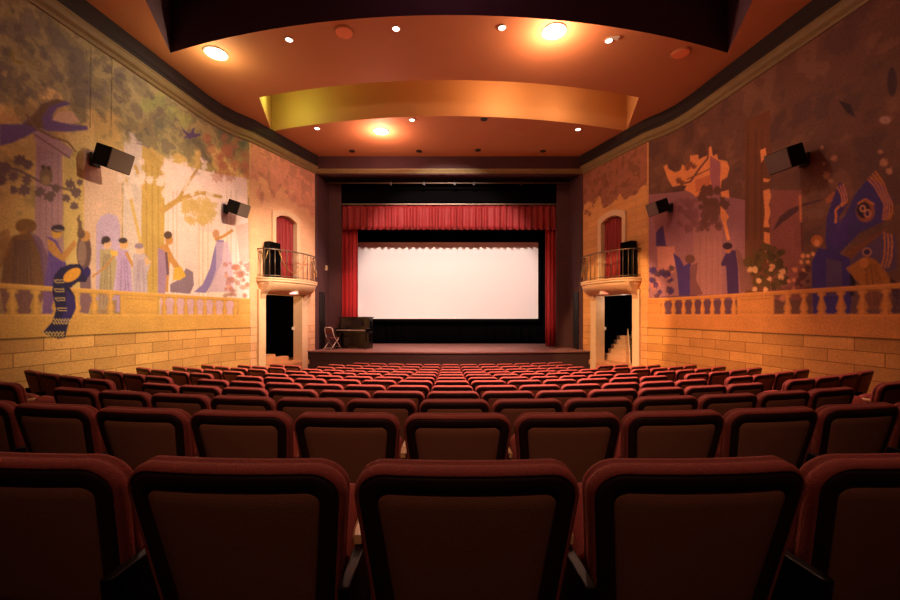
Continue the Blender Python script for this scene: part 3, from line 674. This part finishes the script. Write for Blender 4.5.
# ------------------------------------------------------------------ side doorways, balconies
def side_unit(sx):
    X = bal(sx); L = 'left' if sx > 0 else 'right'; far = 'left' if sx > 0 else 'right'
    # door surround with deep reveals
    m = MB(); dep = .30; zb = -2.2
    m.box(((DT0-.13), .03, (DZ+zb)/2+.06), (.26, .10, DZ-zb+.12)); m.box((DT1+.13, .03, (DZ+zb)/2+.06), (.26, .10, DZ-zb+.12)); m.box(((DT0+DT1)/2, .03, DZ+.09), (DT1-DT0+.02, .10, .18))
    m.box((DT0-.02, -dep/2, (DZ+zb)/2), (.04, dep, DZ-zb)); m.box((DT1+.02, -dep/2, (DZ+zb)/2), (.04, dep, DZ-zb)); m.box(((DT0+DT1)/2, -dep/2, DZ+.02), (DT1-DT0, dep, .04))
    o = m.build('door_%d' % (1 if sx > 0 else 2), MT['stone'], xf=X, bevel=.012); struct(o)
    # little catch on the reveal
    m = MB(); m.box((DT1-.01, -.3, -.45), (.03, .08, .1)); m.build('door_latch', MT['white'], o, xf=X)
    # passage behind: dark walls
    m = MB(); m.box(((DT0+DT1)/2, -2.3, -.6), (DT1-DT0+1.6, .05, 3.4)); m.box((DT0-.8, -1.4, -.6), (.05, 1.8, 3.4)); m.box((DT1+.8, -1.4, -.6), (.05, 1.8, 3.4)); m.box(((DT0+DT1)/2, -1.4, .85), (DT1-DT0+1.6, 1.8, .05))
    struct(m.build('wall_passage_'+L, MT['black'], xf=X))
    m = MB(); m.box(((DT0+DT1)/2, -.95, -1.60), (DT1-DT0+1.5, 2.0, .16)); m.box(((DT0+DT1)/2, .02, -2.0), (DT1-DT0, .12, .9))
    struct(m.build('floor_passage_'+L, MT['wood'], xf=X, bevel=.01))
    e = empty('staircase', (0, 0, 0), ('wooden steps rising inside the left doorway under the balcony' if sx > 0 else 'pale steps climbing inside the right doorway under the balcony'), 'stairs')
    for i in range(5):
        m = MB(); n0 = -.62-.24*i; zt_ = (-1.38+.09*i) if sx > 0 else (-1.30+.14*i)
        t0, t1 = (DT0-.7, DT0+1.55-.34*i) if sx > 0 else (1.30+.26*i, 2.25+.12*i)
        m.box(((t0+t1)/2, n0, (zt_-1.55)/2), (t1-t0, .26, zt_+1.55)); m.build('step', MT['wood'] if sx > 0 else MT['stoneb'], e, xf=X, bevel=.008)
    if sx < 0:
        m = MB(); m.tube([X((1.18, -.55, -.75)), X((2.1, -1.7, -.1))], .022); m.build('handrail', MT['iron'], e)
        m = MB(); m.loft([[X((1.14+.26*k_, -.5-.24*k_, z)) for z in (-1.54, -1.18+.14*k_)]+[X((1.19+.26*k_, -.5-.24*k_, z)) for z in (-1.18+.14*k_, -1.54)] for k_ in range(6)]); m.build('stringer', MT['stone'], e)
        e2 = m2 = MB().box((DT1-.9, -1.0, .60), (.14, .14, .05)); tag(m2.build('passage_lamp', MT['smallglow'], xf=X), 'small white lamp glowing at the top of the right doorway', 'lamp')
    # upper arched opening: surround, curtain, recess
    n = 16; inn = [(WT0, WZ0)]+[(WT0+(WT1-WT0)*i/n, arch_top(WT0+(WT1-WT0)*i/n)-.0) for i in range(n+1)]+[(WT1, WZ0)]
    mid = (WT0+WT1)/2
    out = [(WT0-.15, WZ0)]+[(mid+(WT0+(WT1-WT0)*i/n-mid)*1.33, arch_top(WT0+(WT1-WT0)*i/n)+.16) for i in range(n+1)]+[(WT1+.15, WZ0)]
    m = MB(); m.loft([[(t, -.3, z) for t, z in inn], [(t, .05, z) for t, z in inn], [(t, .06, z) for t, z in out], [(t, -.01, z) for t, z in out]], cap=False, closed=False)
    o = m.build('door_%d' % (3 if sx > 0 else 4), MT['stone'], xf=X); struct(o)
    m = MB(); m.box((mid, -.35, 2.1), (1.4, .05, 2.3)); struct(m.build('wall_alcove_'+L, MT['black'], xf=X))
    c = pleated(WT0+.005, WT1-.005, WZ0+.01, WZ1+.18, 0, 6, .05, 11)
    V = []
    for v in c.v:
        zt = arch_top(min(max(v[0], WT0), WT1))-.01; V.append((v[0], -.10+v[1], min(v[2], zt)))
    c.v = V
    tag(c.build('balcony_curtain', MT['valance'], xf=X, smooth=True, solid=.01), 'red pleated curtain filling the arched opening above the %s balcony' % L, 'curtain', 'balcony curtains')
    # balcony
    be = empty('balcony', (0, 0, 0), 'curved stone balcony with iron railing over the %s doorway' % L, 'balcony')
    tm = (bt(256)+bt(311.5))/2; A_ = (bt(311.5)-bt(256))/2; Bd = .62
    def half(a_, b_, z, n=24): return [(tm-a_*math.cos(math.pi*i/n), b_*math.sin(math.pi*i/n)**.75+.0, z) for i in range(n+1)]
    m = MB(); m.loft([half(A_-.03, Bd-.03, .97), half(A_, Bd, .99), half(A_, Bd, 1.03), half(A_-.02, Bd-.02, 1.045), half(A_+.01, Bd+.01, 1.06), half(A_+.01, Bd+.01, 1.10)])
    m.build('balcony_slab', MT['stone'], be, xf=X)
    m = MB(); Ls = []
    for i in range(9):
        q = i/8*math.pi/2; f = math.cos(q); s_ = math.sin(q)
        hw = (DT1-DT0)/2+.02+(A_-.06-(DT1-DT0)/2)*math.sin(math.pi/2-q)**.8
        Ls.append(half(hw, .06+(Bd-.1)*math.cos(q), .97-.32*(s_)))
    m.loft(Ls[::-1]); m.build('balcony_soffit', MT['stoneb'], be, xf=X, smooth=True)
    for s_, tt in ((-1, DT0-.12), (1, DT1+.12)):      # corbels at both jambs
        m = MB(); pr = [(.07, .97), (.40, .97), (.36, .86), (.26, .72), (.14, .62), (.07, .45)]
        m.loft([[(tt-.09, a, z) for a, z in pr], [(tt+.09, a, z) for a, z in pr]]); m.build('corbel', MT['stoneb'], be, xf=X)
    ra = half(A_-.05, Bd-.05, 1.93, 32); lo = half(A_-.05, Bd-.05, 1.16, 32)
    m = MB(); m.tube([X(p) for p in ra], .02, 6); m.build('handrail', MT['iron'], be, smooth=True)
    m = MB(); m.tube([X(p) for p in lo], .012, 6); m.build('bottom_rail', MT['iron'], be, smooth=True)
    for i in range(1, 32, 2):
        m = MB(); p = ra[i]; m.tube([X((p[0], p[1], 1.10)), X(p)], .011, 6); m.build('railing_bar', MT['iron'], be, smooth=True)
    for i0, i1 in ((1, 4), (8, 18), (20, 31)) if sx > 0 else ((20, 31),):
        m = MB(); pts = []
        for i in range(i0, i1+1):
            f = (i-i0)/(i1-i0); p = ra[i]; pts.append(X((p[0], p[1]+.04, 1.88-(1.1 if i1-i0 > 9 else .5)*.55*(1-(2*f-1)**2))))
        m.tube(pts, .014, 5); m.build('draped_chain', MT['brass'], be, smooth=True)
    # exit sign lamp under the soffit
    e = empty('soffit_lamp', X((tm-.05, Bd*.55, .64)), 'small %s lamp box fixed under the %s balcony' % ('pink glowing' if sx > 0 else 'dim red glowing', L), 'lamp')
    m = MB(); m.box((0, 0, .05), (.26, .12, .1)); m.build('housing', MT['white'], e, bevel=.01)
    m = MB(); m.box((0, -.065, .045), (.2, .02, .07)); m.build('lens', MT['exitglow'] if sx > 0 else MT['exitdim'], e, bevel=.01)
    # black cabinet on the balcony
    ts = bt(268) if sx > 0 else bt(2*CX-633)
    p = X((ts, .165, 1.102)); e = empty('loudspeaker', p, 'black loudspeaker cabinet standing on the %s balcony behind the railing' % L, 'speaker', rz=(math.atan2(ND.y*1, ND.x*sx)+math.pi/2))
    m = MB(); m.box((0, 0, .54), (.44, .22, 1.06)); m.build('cabinet', MT['spk'], e, bevel=.03)
    m = MB(); m.box((0, -.115, .54), (.41, .02, 1.0)); m.build('speaker_grille', MT['black'], e, bevel=.005)
    m = MB(); [m.box((a, b, .01), (.05, .05, .02)) for a in (-.14, .14) for b in (-.07, .07)]; m.build('feet', MT['black'], e)
side_unit(1); side_unit(-1)

# ------------------------------------------------------------------ wall speakers
def wall_speaker(px, py, sx, label, yaw, w_=.50, h_=.33):
    u, z, d = px_u(px if sx > 0 else 2*CX-px, py); p = at_u(u)
    loc = (sx*(p[0]+.40), p[1]-.06, z)
    e = empty('wall_speaker', loc, label, 'speaker', rz=sx*yaw)
    R = Matrix.Rotation(math.radians(20), 3, 'X')
    m = MB(); fr = [(-w_/2, -.2, -h_/2), (w_/2, -.2, -h_/2), (w_/2, -.2, h_/2), (-w_/2, -.2, h_/2)]; bk = [(-w_*.36, .22, -h_/2), (w_*.36, .22, -h_/2), (w_*.36, .22, h_/2), (-w_*.36, .22, h_/2)]
    m.loft([fr, bk]); m.build('cabinet', MT['spk'], e, xf=lambda v: tuple(R @ Vector(v)), bevel=.012)
    m = MB(); m.box((0, -.206, 0), (w_*.95, .02, h_*.93)); m.build('speaker_grille', MT['grille'], e, xf=lambda v: tuple(R @ Vector(v)), bevel=.006)
    m = MB(); m.box((0, .28, 0), (.07, .2, .07)); m.box((0, .37, 0), (.16, .03, .24)); m.build('bracket', MT['metal'], e)
# ND direction of the long wall points to +x; yaw turns the -y front to face the room
wall_speaker(93, 160, 1, 'black wall speaker on the left mural, the one nearer the camera', math.radians(80), .44, .37)
wall_speaker(224, 209, 1, 'small black wall speaker on the left mural, beside the balcony', math.radians(78), .40, .34)
wall_speaker(806, 160, -1, 'black wall speaker on the right mural, the one nearer the camera', math.radians(80), .44, .37)
wall_speaker(672, 208, -1, 'small black wall speaker on the right mural, beside the balcony', math.radians(78), .40, .34)

# ------------------------------------------------------------------ ceiling fixtures
def cp(px, py): d = F*HC/(CY-py); return ((px-CX)*d/F, d)
def downlight(px, py, r, glow, label, grp='recessed ceiling downlights', ring=None):
    x, y = cp(px, py)
    e = empty('ceiling_downlight', (x, y, HC), label, 'ceiling light', group=grp)
    m = MB(); n = 20; prof = [(r*1.0, -.001), (r*1.28, -.001), (r*1.26, -.018), (r*1.0, -.022)]
    m.loft([[(q*math.cos(2*math.pi*k_/n), q*math.sin(2*math.pi*k_/n), z) for k_ in range(n)] for q, z in prof], cap=False, wrap=True); m.build('trim_ring', ring or MT['white'], e, smooth=True)
    m = MB(); m.lathe((0, 0, 0), [(r, -.002), (r, -.016)], 20); m.build('lens', glow, e)
for px, py, t in ((216, 53, 'large blazing downlight at the left end of the dark ceiling slot'), (554, 31, 'large blazing downlight right of centre, under the dark ceiling slot'), (381, 131, 'large blazing downlight left of centre, nearest the stage')):
    downlight(px, py, .19, MT['lampglow'], t)  # lens widened so the disc takes in the lamp's bloom
for px, py, t in ((289, 39, 'small bright downlight left of the orange ceiling disc'), (396, 28, 'small bright downlight left of centre beside the dark slot'), (502, 27, 'small bright downlight just right of centre beside the dark slot'), (609, 40, 'small bright downlight right of the blazing lamp'),
                  (317, 128, 'small bright downlight under the green-lit end of the slot'), (412, 119.5, 'small bright downlight touching the middle of the lit slot'), (578, 129, 'small bright downlight under the amber-lit end of the slot')):
    downlight(px, py, .065 if py < 100 else .07, MT['smallglow'], t)
for px, py, t in ((352, 151, 'unlit black downlight, leftmost of the row by the stage'), (419, 151, 'unlit black downlight, second from left in the row by the stage'), (478, 150, 'unlit black downlight, third from left in the row by the stage'), (543, 151, 'unlit black downlight, rightmost of the row by the stage'), (484, 119, 'unlit black downlight touching the middle of the lit slot')):
    downlight(px, py, .08, MT['blackpaint'], t, 'unlit ceiling downlights', MT['metal'])
for px, py, t in ((344, 32, 'round orange ceiling speaker disc left of centre'), (681, 53, 'round orange ceiling speaker disc near the right wall'), (516, 132, 'faint round ceiling speaker disc close to the stage')):
    x, y = cp(px, py); e = empty('ceiling_speaker', (x, y, HC), t, 'ceiling speaker', group='round ceiling speakers')
    m = MB(); m.lathe((0, 0, 0), [(.20, -.001), (.20, -.014), (.185, -.02)], 28); m.build('rim', MT['ceiling'], e)
    m = MB(); m.lathe((0, 0, 0), [(.165, -.018), (.16, -.028)], 28); m.build('grille', MT['disc'] if py < 100 else MT['ceiling'], e)

# ------------------------------------------------------------------ things on the stage
pn = empty('upright_piano', (-3.46, 14.62, SZ), 'black upright piano standing on the left of the stage', 'piano', rz=math.radians(-14))
m = MB(); m.box((0, .12, .30), (1.20, .36, .60)); m.box((0, .14, .86), (1.20, .32, .52)); m.build('case', MT['piano'], pn, bevel=.01)
m = MB(); m.box((0, .13, 1.135), (1.28, .40, .035)); m.build('lid', MT['piano'], pn, bevel=.008)
m = MB(); m.box((0, -.18, .62), (1.24, .30, .08)); m.box((-.60, -.18, .69), (.05, .30, .1)); m.box((.60, -.18, .69), (.05, .30, .1)); m.build('key_bed', MT['piano'], pn, bevel=.008)
m = MB(); m.box((0, -.21, .672), (1.12, .17, .025)); m.build('keyboard', MT['keys'], pn)
for x in (-.56, .56):
    m = MB(); m.box((x, -.26, .29), (.07, .09, .58)); m.build('leg', MT['piano'], pn, bevel=.01)
m = MB(); m.box((0, -.06, .93), (.7, .03, .2), rx=-.25); m.build('music_desk', MT['piano'], pn, bevel=.005)
for x in (-.12, 0, .12):
    m = MB(); m.box((x, -.10, .05), (.05, .12, .015)); m.build('pedal', MT['brass'], pn)
fc = empty('folding_chair', (-4.15, 14.25, SZ), 'white metal folding chair with brown pads beside the piano on stage', 'chair', rz=math.radians(155)); fc.scale = (.9, .9, .9)
for x in (-.2, .2):
    m = MB(); m.tube([(x, -.28, .012), (x, .1, .47), (x, .17, .6), (x*.95, .22, .82)], .016, 8); m.build('front_frame', MT['white'], fc, smooth=True)
    m = MB(); m.tube([(x*.88, .30, .012), (x*.88, -.16, .44)], .015, 8); m.build('rear_leg', MT['white'], fc, smooth=True)
m = MB(); m.tube([(-.19, .22, .82), (-.12, .235, .87), (.12, .235, .87), (.19, .22, .82)], .016, 8); m.build('top_rail', MT['white'], fc, smooth=True)
m = MB(); m.tube([(-.2, -.2, .1), (.2, -.2, .1)], .01, 6); m.tube([(-.176, .25, .06), (.176, .25, .06)], .01, 6); m.build('cross_bar', MT['white'], fc)
m = MB(); m.box((0, -.02, .455), (.37, .38, .03)); m.build('seat', MT['cushion'], fc, bevel=.01)
m = MB(); m.box((0, .2, .72), (.35, .025, .2), rx=-.15); m.build('backrest', MT['cushion'], fc, bevel=.01)
x = -4.545; m = MB(); m.box((x, 14.75, (CY-268)*14.75/F), (.12, .12, .18)); m.lathe((x, 14.68, (CY-268)*14.75/F-.09), [(.03, 0), (.05, .03), (.03, .05)], 8)
tag(m.build('wall_box', MT['stone'], bevel=.01), 'small pale box fixed to the dark wall left of the stage', 'fixture')
x, y = cp(612, 40); m = MB(); m.prism([(x-.10, y-.10), (x+.10, y-.02), (x+.10, y-.14)], HC-.03, HC-.004)
tag(m.build('ceiling_bracket', MT['white'], bevel=.003), 'tiny white wedge plate on the ceiling edge of the dark slot', 'bracket')

# ------------------------------------------------------------------ theatre seats
def outline(wt, wb, zt, zb, rt, rb, crown, inset=0.0, n=7):
    pts = []
    wt2, wb2 = wt/2-inset, wb/2-inset; zt2, zb2 = zt-inset, zb+inset; rt = max(rt-inset*.7, .01); rb = max(rb-inset*.7, .01)
    def cor(cx_, cz_, r, a0, a1): 
        for i in range(n): a = a0+(a1-a0)*i/(n-1); pts.append((cx_+r*math.cos(a), cz_+r*math.sin(a)))
    cor(wt2-rt, zt2-rt, rt, 0, math.pi/2)
    for i in range(1, 8): x = (wt2-rt)*(1-2*i/8); pts.append((x, zt2))
    cor(-wt2+rt, zt2-rt, rt, math.pi/2, math.pi)
    for i in range(1, 5): f = i/5; pts.append((-(wt2+(wb2-wt2)*f), (zt2-rt)+(zb2+rb-zt2+rt)*f))
    cor(-wb2+rb, zb2+rb, rb, math.pi, 1.5*math.pi)
    for i in range(1, 8): x = -(wb2-rb)*(1-2*i/8); pts.append((x, zb2))
    cor(wb2-rb, zb2+rb, rb, 1.5*math.pi, 2*math.pi)
    for i in range(1, 5): f = i/5; pts.append(((wb2+(wt2-wb2)*f), (zb2+rb)+(zt2-rt-zb2-rb)*f))
    return [(x, z+crown*(1-(x/(wt/2))**2)*max(0, (z-zb)/(zt-zb))) for x, z in pts]
REC = math.radians(13)
def back_xf(v):                      # bend around the sitter, then recline towards the row behind
    x, y, z = v; y = y+.42*x*x; z0 = .40; dz = z-z0
    return (x, y*math.cos(REC)-dz*math.sin(REC)+.12, z0+dz*math.cos(REC)+y*math.sin(REC))
W_T, W_B, Z_T, Z_B = .548, .475, .858, .37
def make_seat(two):
    e = bpy.data.objects.new('theatre_seat', None); COL.objects.link(e); e.empty_display_size = .1
    m = MB()
    o_ = lambda ins: outline(W_T, W_B, Z_T, Z_B, .075, .06, .012, ins)
    prof = [(.018, -.028), (.013, -.038), (.007, -.039), (.002, -.032), (.0, -.018), (.002, -.006), (.008, -.001), (.002, .006), (.004, .018), (.014, .028), (.03, .034), (.07, .040), (.13, .043)]
    m.loft([[(x, y, z) for x, z in o_(ins)] for ins, y in prof])
    m.build('back_cushion', MT['rim'], e, xf=back_xf, smooth=True)
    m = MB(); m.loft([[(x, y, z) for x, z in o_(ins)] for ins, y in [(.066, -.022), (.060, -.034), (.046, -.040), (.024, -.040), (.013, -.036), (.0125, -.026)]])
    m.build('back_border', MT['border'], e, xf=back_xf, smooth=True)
    m = MB(); m.loft([[(x, y, z) for x, z in o_(ins)] for ins, y in [(.060, -.020), (.060, -.032), (.066, -.036), (.10, -.0365), (.14, -.037), (.18, -.037), (.205, -.037)]])
    m.build('back_panel', MT['panel'], e, xf=back_xf, smooth=True)
    # tipped-up seat
    R = Matrix.Rotation(math.radians(54), 3, 'X')
    def sxf(v): q = R @ Vector(v); return (q.x, q.y+.22, q.z*.80+.34)
    m = MB(); ol = outline(.46, .42, .42, 0, .06, .03, 0)
    m.loft([[(x, z, y) for x, z in outline(.46, .42, .42, 0, .06, .03, 0, i_)] for i_, y in ((.02, .0), (.0, .02), (.0, .06), (.02, .085), (.08, .095))])
    m.build('seat_cushion', MT['rim'], e, xf=sxf, smooth=True)
    m = MB(); m.loft([[(x, z, y) for x, z in outline(.44, .40, .40, .01, .05, .03, 0, i_)] for i_, y in ((.01, -.02), (.0, -.004))]); m.build('seat_pan', MT['metal'], e, xf=sxf)
    for s in ((-1, 1) if two else (-1,)):
        m = MB(); x = s*.285
        P = [(-.02, 0), (.30, 0), (.30, .03), (.20, .06), (.19, .30), (.33, .56), (.33, .585), (-.02, .585), (.0, .40), (.03, .06), (-.02, .03)]
        m.loft([[(x-.014, a, b) for a, b in P], [(x+.014, a, b) for a, b in P]]); m.build('standard', MT['metal'], e, bevel=.004)
        m = MB(); L = []
        for y_, hw in ((.15, .018), (.17, .026), (.22, .028), (.30, .030), (.36, .028), (.385, .018)):
            L.append([(x-hw, y_, .588), (x+hw, y_, .588), (x+hw, y_, .604), (x+hw*.7, y_, .613), (x-hw*.7, y_, .613), (x-hw, y_, .604)])
        m.loft(L); m.build('armrest', MT['arm'], e, smooth=False)
    return e
protos = {False: make_seat(False), True: make_seat(True)}; used = {False: False, True: False}
bpy.context.view_layer.update()
ORD = ['nearest', 'second', 'third', 'fourth', 'fifth', 'sixth', 'seventh', 'eighth', 'ninth', 'tenth', 'eleventh', 'twelfth']
NUM = ['first', 'second', 'third', 'fourth', 'fifth', 'sixth', 'seventh', 'eighth']
def put_seat(x, y, z, rz, two, label, grp):
    p = protos[two]
    if not used[two]: e = p; used[two] = True
    else:
        e = p.copy(); COL.objects.link(e)
        for ch in list(p.children):
            c_ = ch.copy(); COL.objects.link(c_); c_.parent = e
    e.location = (x, y, z+CZ); e.rotation_euler = (0, 0, rz); tag(e, label, 'seat', grp)
PITCH = .568; XO = .043
def seen(x, y, m_=70):
    if y < .5: return False
    px = CX+F*x/y; return -m_ < px < 900+m_
YOFF = .12-(Z_T-.40)*math.sin(REC)-.045      # back-top rear edge relative to the seat origin
for r, d in enumerate(ROWD):
    fz = ROWZ[r]-SH; y0 = d-YOFF
    rowname = ('row %s the camera' % ('nearest' if r == 0 else '')) if r == 0 else ORD[r]+' row from the camera'
    klo, khi = (-6, 6) if r < 11 else (-5, 6)
    vis = []
    for k_ in range(klo, khi+1):
        th = (k_*PITCH)/RR; x = XO+RR*math.sin(th); y = y0+RR*(1-math.cos(th))
        if seen(x, y-y0+d, 110 if r < 2 else 60): vis.append((k_, x, y, th))
    for k_, x, y, th in vis:
        if k_ == 0: pos = 'the middle seat'
        else: pos = '%s %s of the middle seat' % (NUM[abs(k_)-1], 'left' if k_ < 0 else 'right')
        lab = 'red-rimmed seat, centre block, %s, %s' % (rowname, pos)
        put_seat(x, y, fz, th, k_ == khi or k_ == vis[-1][0], lab, 'seats in the centre block')
    for sx in (-1, 1):
        n = 0
        for j in range(0, 6):
            s = sx*(4.42+j*PITCH)
            th = s/RR; x = RR*math.sin(th); y = y0+RR*(1-math.cos(th))
            if r > 9 or y > 11.7: break
            if abs(x) > -wall_x(y)-.36: break
            if not seen(x, y): continue
            n += 1
            lab = 'red-rimmed seat, %s side block, %s, %s from the aisle' % ('left' if sx < 0 else 'right', rowname, NUM[j])
            put_seat(x, y, fz, th, j == 0 if sx < 0 else False, lab, 'seats in the %s side block' % ('left' if sx < 0 else 'right'))
